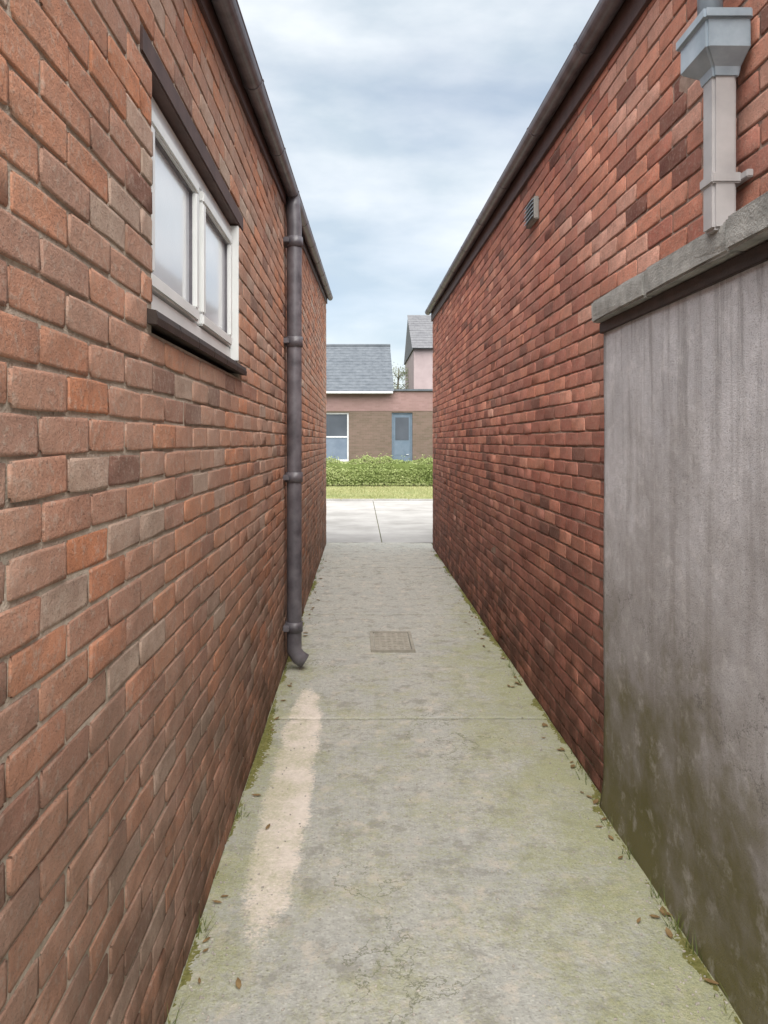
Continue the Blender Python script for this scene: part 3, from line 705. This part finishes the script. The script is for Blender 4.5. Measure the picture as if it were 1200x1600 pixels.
prism([(ey+0.1, ezz), (ridge_y, ridge_z-0.03), (39.3, ezz), (39.0, ezz-0.02), (ridge_y, ridge_z-0.14), (ey+0.25, ezz-0.02)], -9.15, 1.40)
g.build('roof', MAT['slate'], HO)
g = G(); b = g.bm; prism([(hy+0.1, ez+0.004), (ridge_y, ridge_z-0.16), (38.9, ez+0.004)], 1.05, 1.30); prism([(hy+0.1, ez+0.004), (ridge_y, ridge_z-0.16), (38.9, ez+0.004)], -9.0, -8.75); g.build('gable', MAT['far_pink'], HO)
g = G(); g.box(1.42, 9.15, hy-0.10, 39.1, ez+0.004, ez+0.09, 0.01); g.build('flat_roof', MAT['slate'], HO)
g = G(); g.tube([(-9.2, ridge_y, ridge_z+0.01), (1.46, ridge_y, ridge_z+0.01)], 0.09, 10); g.build('ridge', MAT['slate'], HO)
g = G(); g.box(-9.2, 1.40, hy-0.36, hy-0.25, ez-0.12, ez-0.025, 0.02); g.build('gutter', MAT['house_trim'], HO)
for n_, (x0, x1, z0, z1) in enumerate(holes):
    door = n_ == 1
    w_ = bpy.data.objects.new('door' if door else 'window', None); COL.objects.link(w_); w_.parent = HO; w_.location = Vector(((x0+x1)/2, hy+0.1, z0))-HO.location
    g = G(); f_ = 0.07; ya, yb = hy+0.07, hy+0.15
    g.box(x0+.003, x1-.003, ya, yb, z1-f_, z1-.003); g.box(x0+.003, x0+f_, ya, yb, z0, z1-f_-.002); g.box(x1-f_, x1-.003, ya, yb, z0, z1-f_-.002)
    if not door: g.box(x0+f_+.002, x1-f_-.002, ya, yb, z0+0.002, z0+f_); g.box(x0+f_+.002, x1-f_-.002, ya+.003, yb-.01, (z0+z1)/2-0.03, (z0+z1)/2+0.03)
    g.build('frame', MAT['door_blue'] if door else MAT['house_trim'], w_)
    if door:
        g = G(); g.box(x0+f_+.004, x1-f_-.004, ya+.02, yb-.01, z0+.01, z1-f_-.006)
        for (a, c) in ((0.12, 0.9), (1.0, 1.5)):
            for q in range(2):
                xa = x0+f_+0.07+q*0.36; g.box(xa, xa+0.28, ya+.008, ya+.021, z0+a, z0+c, 0.004)
        g.build('door_leaf', MAT['door_blue'], w_)
        g = G(); g.box(x0+f_+0.09, x1-f_-0.09, ya+.006, ya+.019, z0+1.65, z1-f_-0.14, 0.003); g.build('pane', MAT['dark_glass'], w_)
        g = G(); g.tube([(x1-f_-0.1, ya-0.03, z0+1.02), (x1-f_-0.2, ya-0.03, z0+1.02)], 0.012, 8); g.tube([(x1-f_-0.1, ya-0.03, z0+1.02), (x1-f_-0.1, ya+.03, z0+1.02)], 0.012, 8); g.build('handle', MAT['house_trim'], w_)
    else:
        zm = (z0+z1)/2
        g = G(); g.box(x0+f_+.003, x1-f_-.003, ya+.03, ya+.045, zm+.031, z1-f_-.003); g.build('pane', MAT['dark_glass'], w_)
        g = G(); g.box(x0+f_+.003, x1-f_-.003, ya+.03, ya+.045, z0+f_+.002, zm-.031); g.build('pane', MAT['blind'], w_)
        g = G(); g.box(x0-0.05, x1+0.05, hy-0.05, hy+0.07, z0-0.07, z0-0.003, 0.01); g.build('sill', MAT['stone'], w_)

H2 = thing('two_storey_house', 'taller pale pinkish house rising behind the flat roof at the far right', 'house', (7.0, 45.0, 0))
g = G(); g.box(2.97, 11.0, 41.0, 49.0, -0.1, 6.85); g.build('wall', MAT['pale_render'], H2)
g = G(); b = g.bm; n_r = 14
for r_ in range(n_r):
    ya, yb = 40.7+4.3*r_/n_r, 40.7+4.3*min((r_+1.2)/n_r, 1); za, zb = 6.75+2.55*r_/n_r, 6.75+2.55*min((r_+1.2)/n_r, 1)
    x = 2.85-(0.16 if r_ % 2 else 0)
    while x < 11.1:
        xa, xb = max(x, 2.85), min(x+0.32, 11.1); dz = random.uniform(0, 0.01)
        vs = [b.verts.new(c) for c in ((xa, ya, za+0.025+dz), (xb, ya, za+0.025+dz), (xb, yb, zb+dz), (xa, yb, zb+dz), (xa, ya, za+dz), (xb, ya, za+dz))]
        b.faces.new(vs[:4]); b.faces.new((vs[4], vs[5], vs[1], vs[0])); x += 0.325
g.build('roof_tiles', MAT['pale_tile'], H2, 'stuff')
g = G(); b = g.bm; prism([(40.75, 6.72), (45.0, 9.27), (49.3, 6.72)], 2.90, 11.05); g.build('roof', MAT['pale_tile'], H2)
for (xa, za) in ((4.2, 4.2), (7.6, 4.2), (4.2, 1.0), (7.6, 1.0)):
    w_ = bpy.data.objects.new('window', None); COL.objects.link(w_); w_.parent = H2; w_.location = Vector((xa+0.7, 41.0, za))-H2.location
    g = G()
    for bx in ((xa, xa+1.4, za, za+.08), (xa, xa+1.4, za+1.22, za+1.3), (xa, xa+.08, za+.082, za+1.218), (xa+1.32, xa+1.4, za+.082, za+1.218), (xa+.66, xa+.74, za+.082, za+1.218)): g.box(bx[0], bx[1], 40.94, 41.01, bx[2], bx[3])
    g.build('frame', MAT['house_trim'], w_)
    g = G(); g.box(xa+.08, xa+1.32, 40.975, 41.005, za+.08, za+1.22); g.build('pane', MAT['dark_glass'], w_)

TR = thing('slender_tree', 'pale thin-leaved tree rising behind the far house', 'tree', (2.35, 46.0, 0))
g = G(); tips = []
g.tube([(2.35, 46, -0.1), (2.4, 46.05, 2.0), (2.3, 46, 4.2), (2.4, 46.1, 6.2)], [0.16, 0.13, 0.09, 0.03], 9)
for k in range(26):
    z = random.uniform(2.4, 5.9); a = random.uniform(0, 6.28); ln = (6.9-z)*0.42+0.25
    p0 = Vector((2.35, 46.02, z)); p1 = p0+Vector((math.cos(a)*ln*0.5, math.sin(a)*ln*0.5, ln*0.35)); p2 = p0+Vector((math.cos(a)*ln, math.sin(a)*ln, ln*0.55))
    g.tube([p0, p1, p2], [0.03, 0.018, 0.005], 5); tips += [p1, p2, (p1+p2)/2]
g.build('trunk', MAT['bark'], TR)
def ts():
    c = random.choice(tips); r_ = Vector((random.gauss(0, 0.24), random.gauss(0, 0.24), random.gauss(0, 0.2)))
    return c+r_-TR.location, r_.normalized()
V, F, T = leaves(3600, ts, 0.055, lambda p: min(max(0.5+0.6*noise.noise(p*1.5)+random.gauss(0, 0.2), 0), 1))
link('crown', np_mesh('crown', V, F, T), MAT['tree'], TR)

# ------------------------------------------------------------------ small stuff on the path
def path_z(x, y): return 0.010*noise.noise((x*1.3, y*1.1, 0.3))+0.004*noise.noise((x*6, y*6, 2.0))
V, F = [], []                       # ragged moss ridges growing along the wall feet
def ridge(x0, sgn, ya, yb, seed):
    m_, st = 16, 0.0055; n_ = int((yb-ya)/st); n0 = len(V)
    for jy in range(n_+1):
        y = ya+jy*st
        wd = 0.035+0.075*noise.noise((y*0.9, seed, 0))+0.05*noise.noise((y*4.1, seed, 3))+0.025*noise.noise((y*17, seed, 6))
        for k in range(m_+1):
            o_ = k*0.0062
            x = x0+sgn*o_; t = (wd-o_)/0.045
            bumps = 0.55+0.7*noise.noise((x*85, y*85, seed))+0.5*noise.noise((x*190, y*190, seed))
            h = 0.011*max(min(t, 1.0), -0.6)*max(bumps, 0.15)
            V.append((x, y, path_z(x, y)+h-0.0022))
    for jy in range(n_):
        for k in range(m_):
            a = n0+jy*(m_+1)+k; f = (a, a+1, a+m_+2, a+m_+1)
            if max(V[q][2]-path_z(V[q][0], V[q][1]) for q in f) > -0.003: F.append(f if sgn > 0 else f[::-1])
ridge(XL+0.001, 1, 1.1, 8.5, 11.0); ridge(RX-0.024, -1, 1.4, RY, 23.0); ridge(XR-0.001, -1, RY+0.01, 10.5, 37.0)
me = np_mesh('moss', V, F); me.polygons.foreach_set('use_smooth', [True]*len(F))
o = link('moss', me, MAT['moss'], kind='stuff'); o['label'] = 'green moss along the foot of both alley walls'
bm = bmesh.new()
for i in range(2600):
    y = 1.6+9*random.random()**1.5; x = random.uniform(XL+0.02, XR-0.05)
    if random.random() < 0.45: x = random.choice((XL+0.02+abs(random.gauss(0, 0.06)), XR-0.05-abs(random.gauss(0, 0.08))))
    s = random.uniform(0.0015, 0.0055)
    r_ = bmesh.ops.create_icosphere(bm, subdivisions=1, radius=s, matrix=Matrix.Translation((x, y, path_z(x, y)+s*0.3)) @ Matrix.Rotation(random.uniform(0, 6), 4, 'Z') @ Matrix.Diagonal((1.3, 0.9, 0.7, 1)))
me = bpy.data.meshes.new('grit'); bm.to_mesh(me); bm.free(); o = link('grit', me, MAT['grit'], kind='stuff'); o['label'] = 'loose grit scattered over the path'
V, T = [], []
for i in range(46):                      # thin grass tufts at the wall feet
    right = random.random() < 0.6; y = 1.7+9*random.random()**1.3
    x = ((RX if y < RY else XR)-0.03 if right else XL+0.02)
    for k in range(random.randint(6, 16)):
        a = random.uniform(0, 6.283); ln = random.uniform(0.02, 0.075); w_ = 0.0018
        bx, by = x+random.gauss(0, 0.012), y+random.gauss(0, 0.02); z = path_z(bx, by)-0.002
        V += [(bx-w_*math.sin(a), by+w_*math.cos(a), z), (bx+w_*math.sin(a), by-w_*math.cos(a), z), (bx+ln*0.6*math.cos(a)-(0.01 if right else -0.01), by+ln*0.6*math.sin(a), z+ln)]; T.append(random.random())
o = link('weeds', np_mesh('weeds', V, np.arange(len(V)).reshape(-1, 3), T), MAT['weed'], kind='stuff'); o['label'] = 'thin weeds growing at the foot of the alley walls'

V, F = [], []
for i in range(90):                      # dry leaves blown against the walls
    right = random.random() < 0.5; y = 1.7+8.5*random.random()**1.3; off = abs(random.gauss(0.01, 0.05))
    x = ((RX if y < RY else XR)-0.035-off if right else XL+0.03+off); a = random.uniform(0, 6.283); ln = random.uniform(0.012, 0.028); w_ = ln*random.uniform(0.35, 0.55); cu = random.uniform(0.1, 0.5)
    z = path_z(x, y)+0.004; n0 = len(V); ca, sa = math.cos(a), math.sin(a)
    for (u, v, hh) in ((-1, 0, 0.3), (-0.4, 0.8, 0.5), (0.3, 0.8, 0.5), (1, 0, 0.7), (0.3, -0.8, 0.6), (-0.4, -0.8, 0.4), (0, 0, 0)):
        V.append((x+ca*u*ln-sa*v*w_, y+sa*u*ln+ca*v*w_, z+hh*cu*ln))
    F += [(n0+k, n0+(k+1) % 6, n0+6) for k in range(6)]
o = link('leaf_litter', np_mesh('leaf_litter', V, F), MAT['litter'], kind='stuff'); o['label'] = 'small dry brown leaves lying along the wall feet'
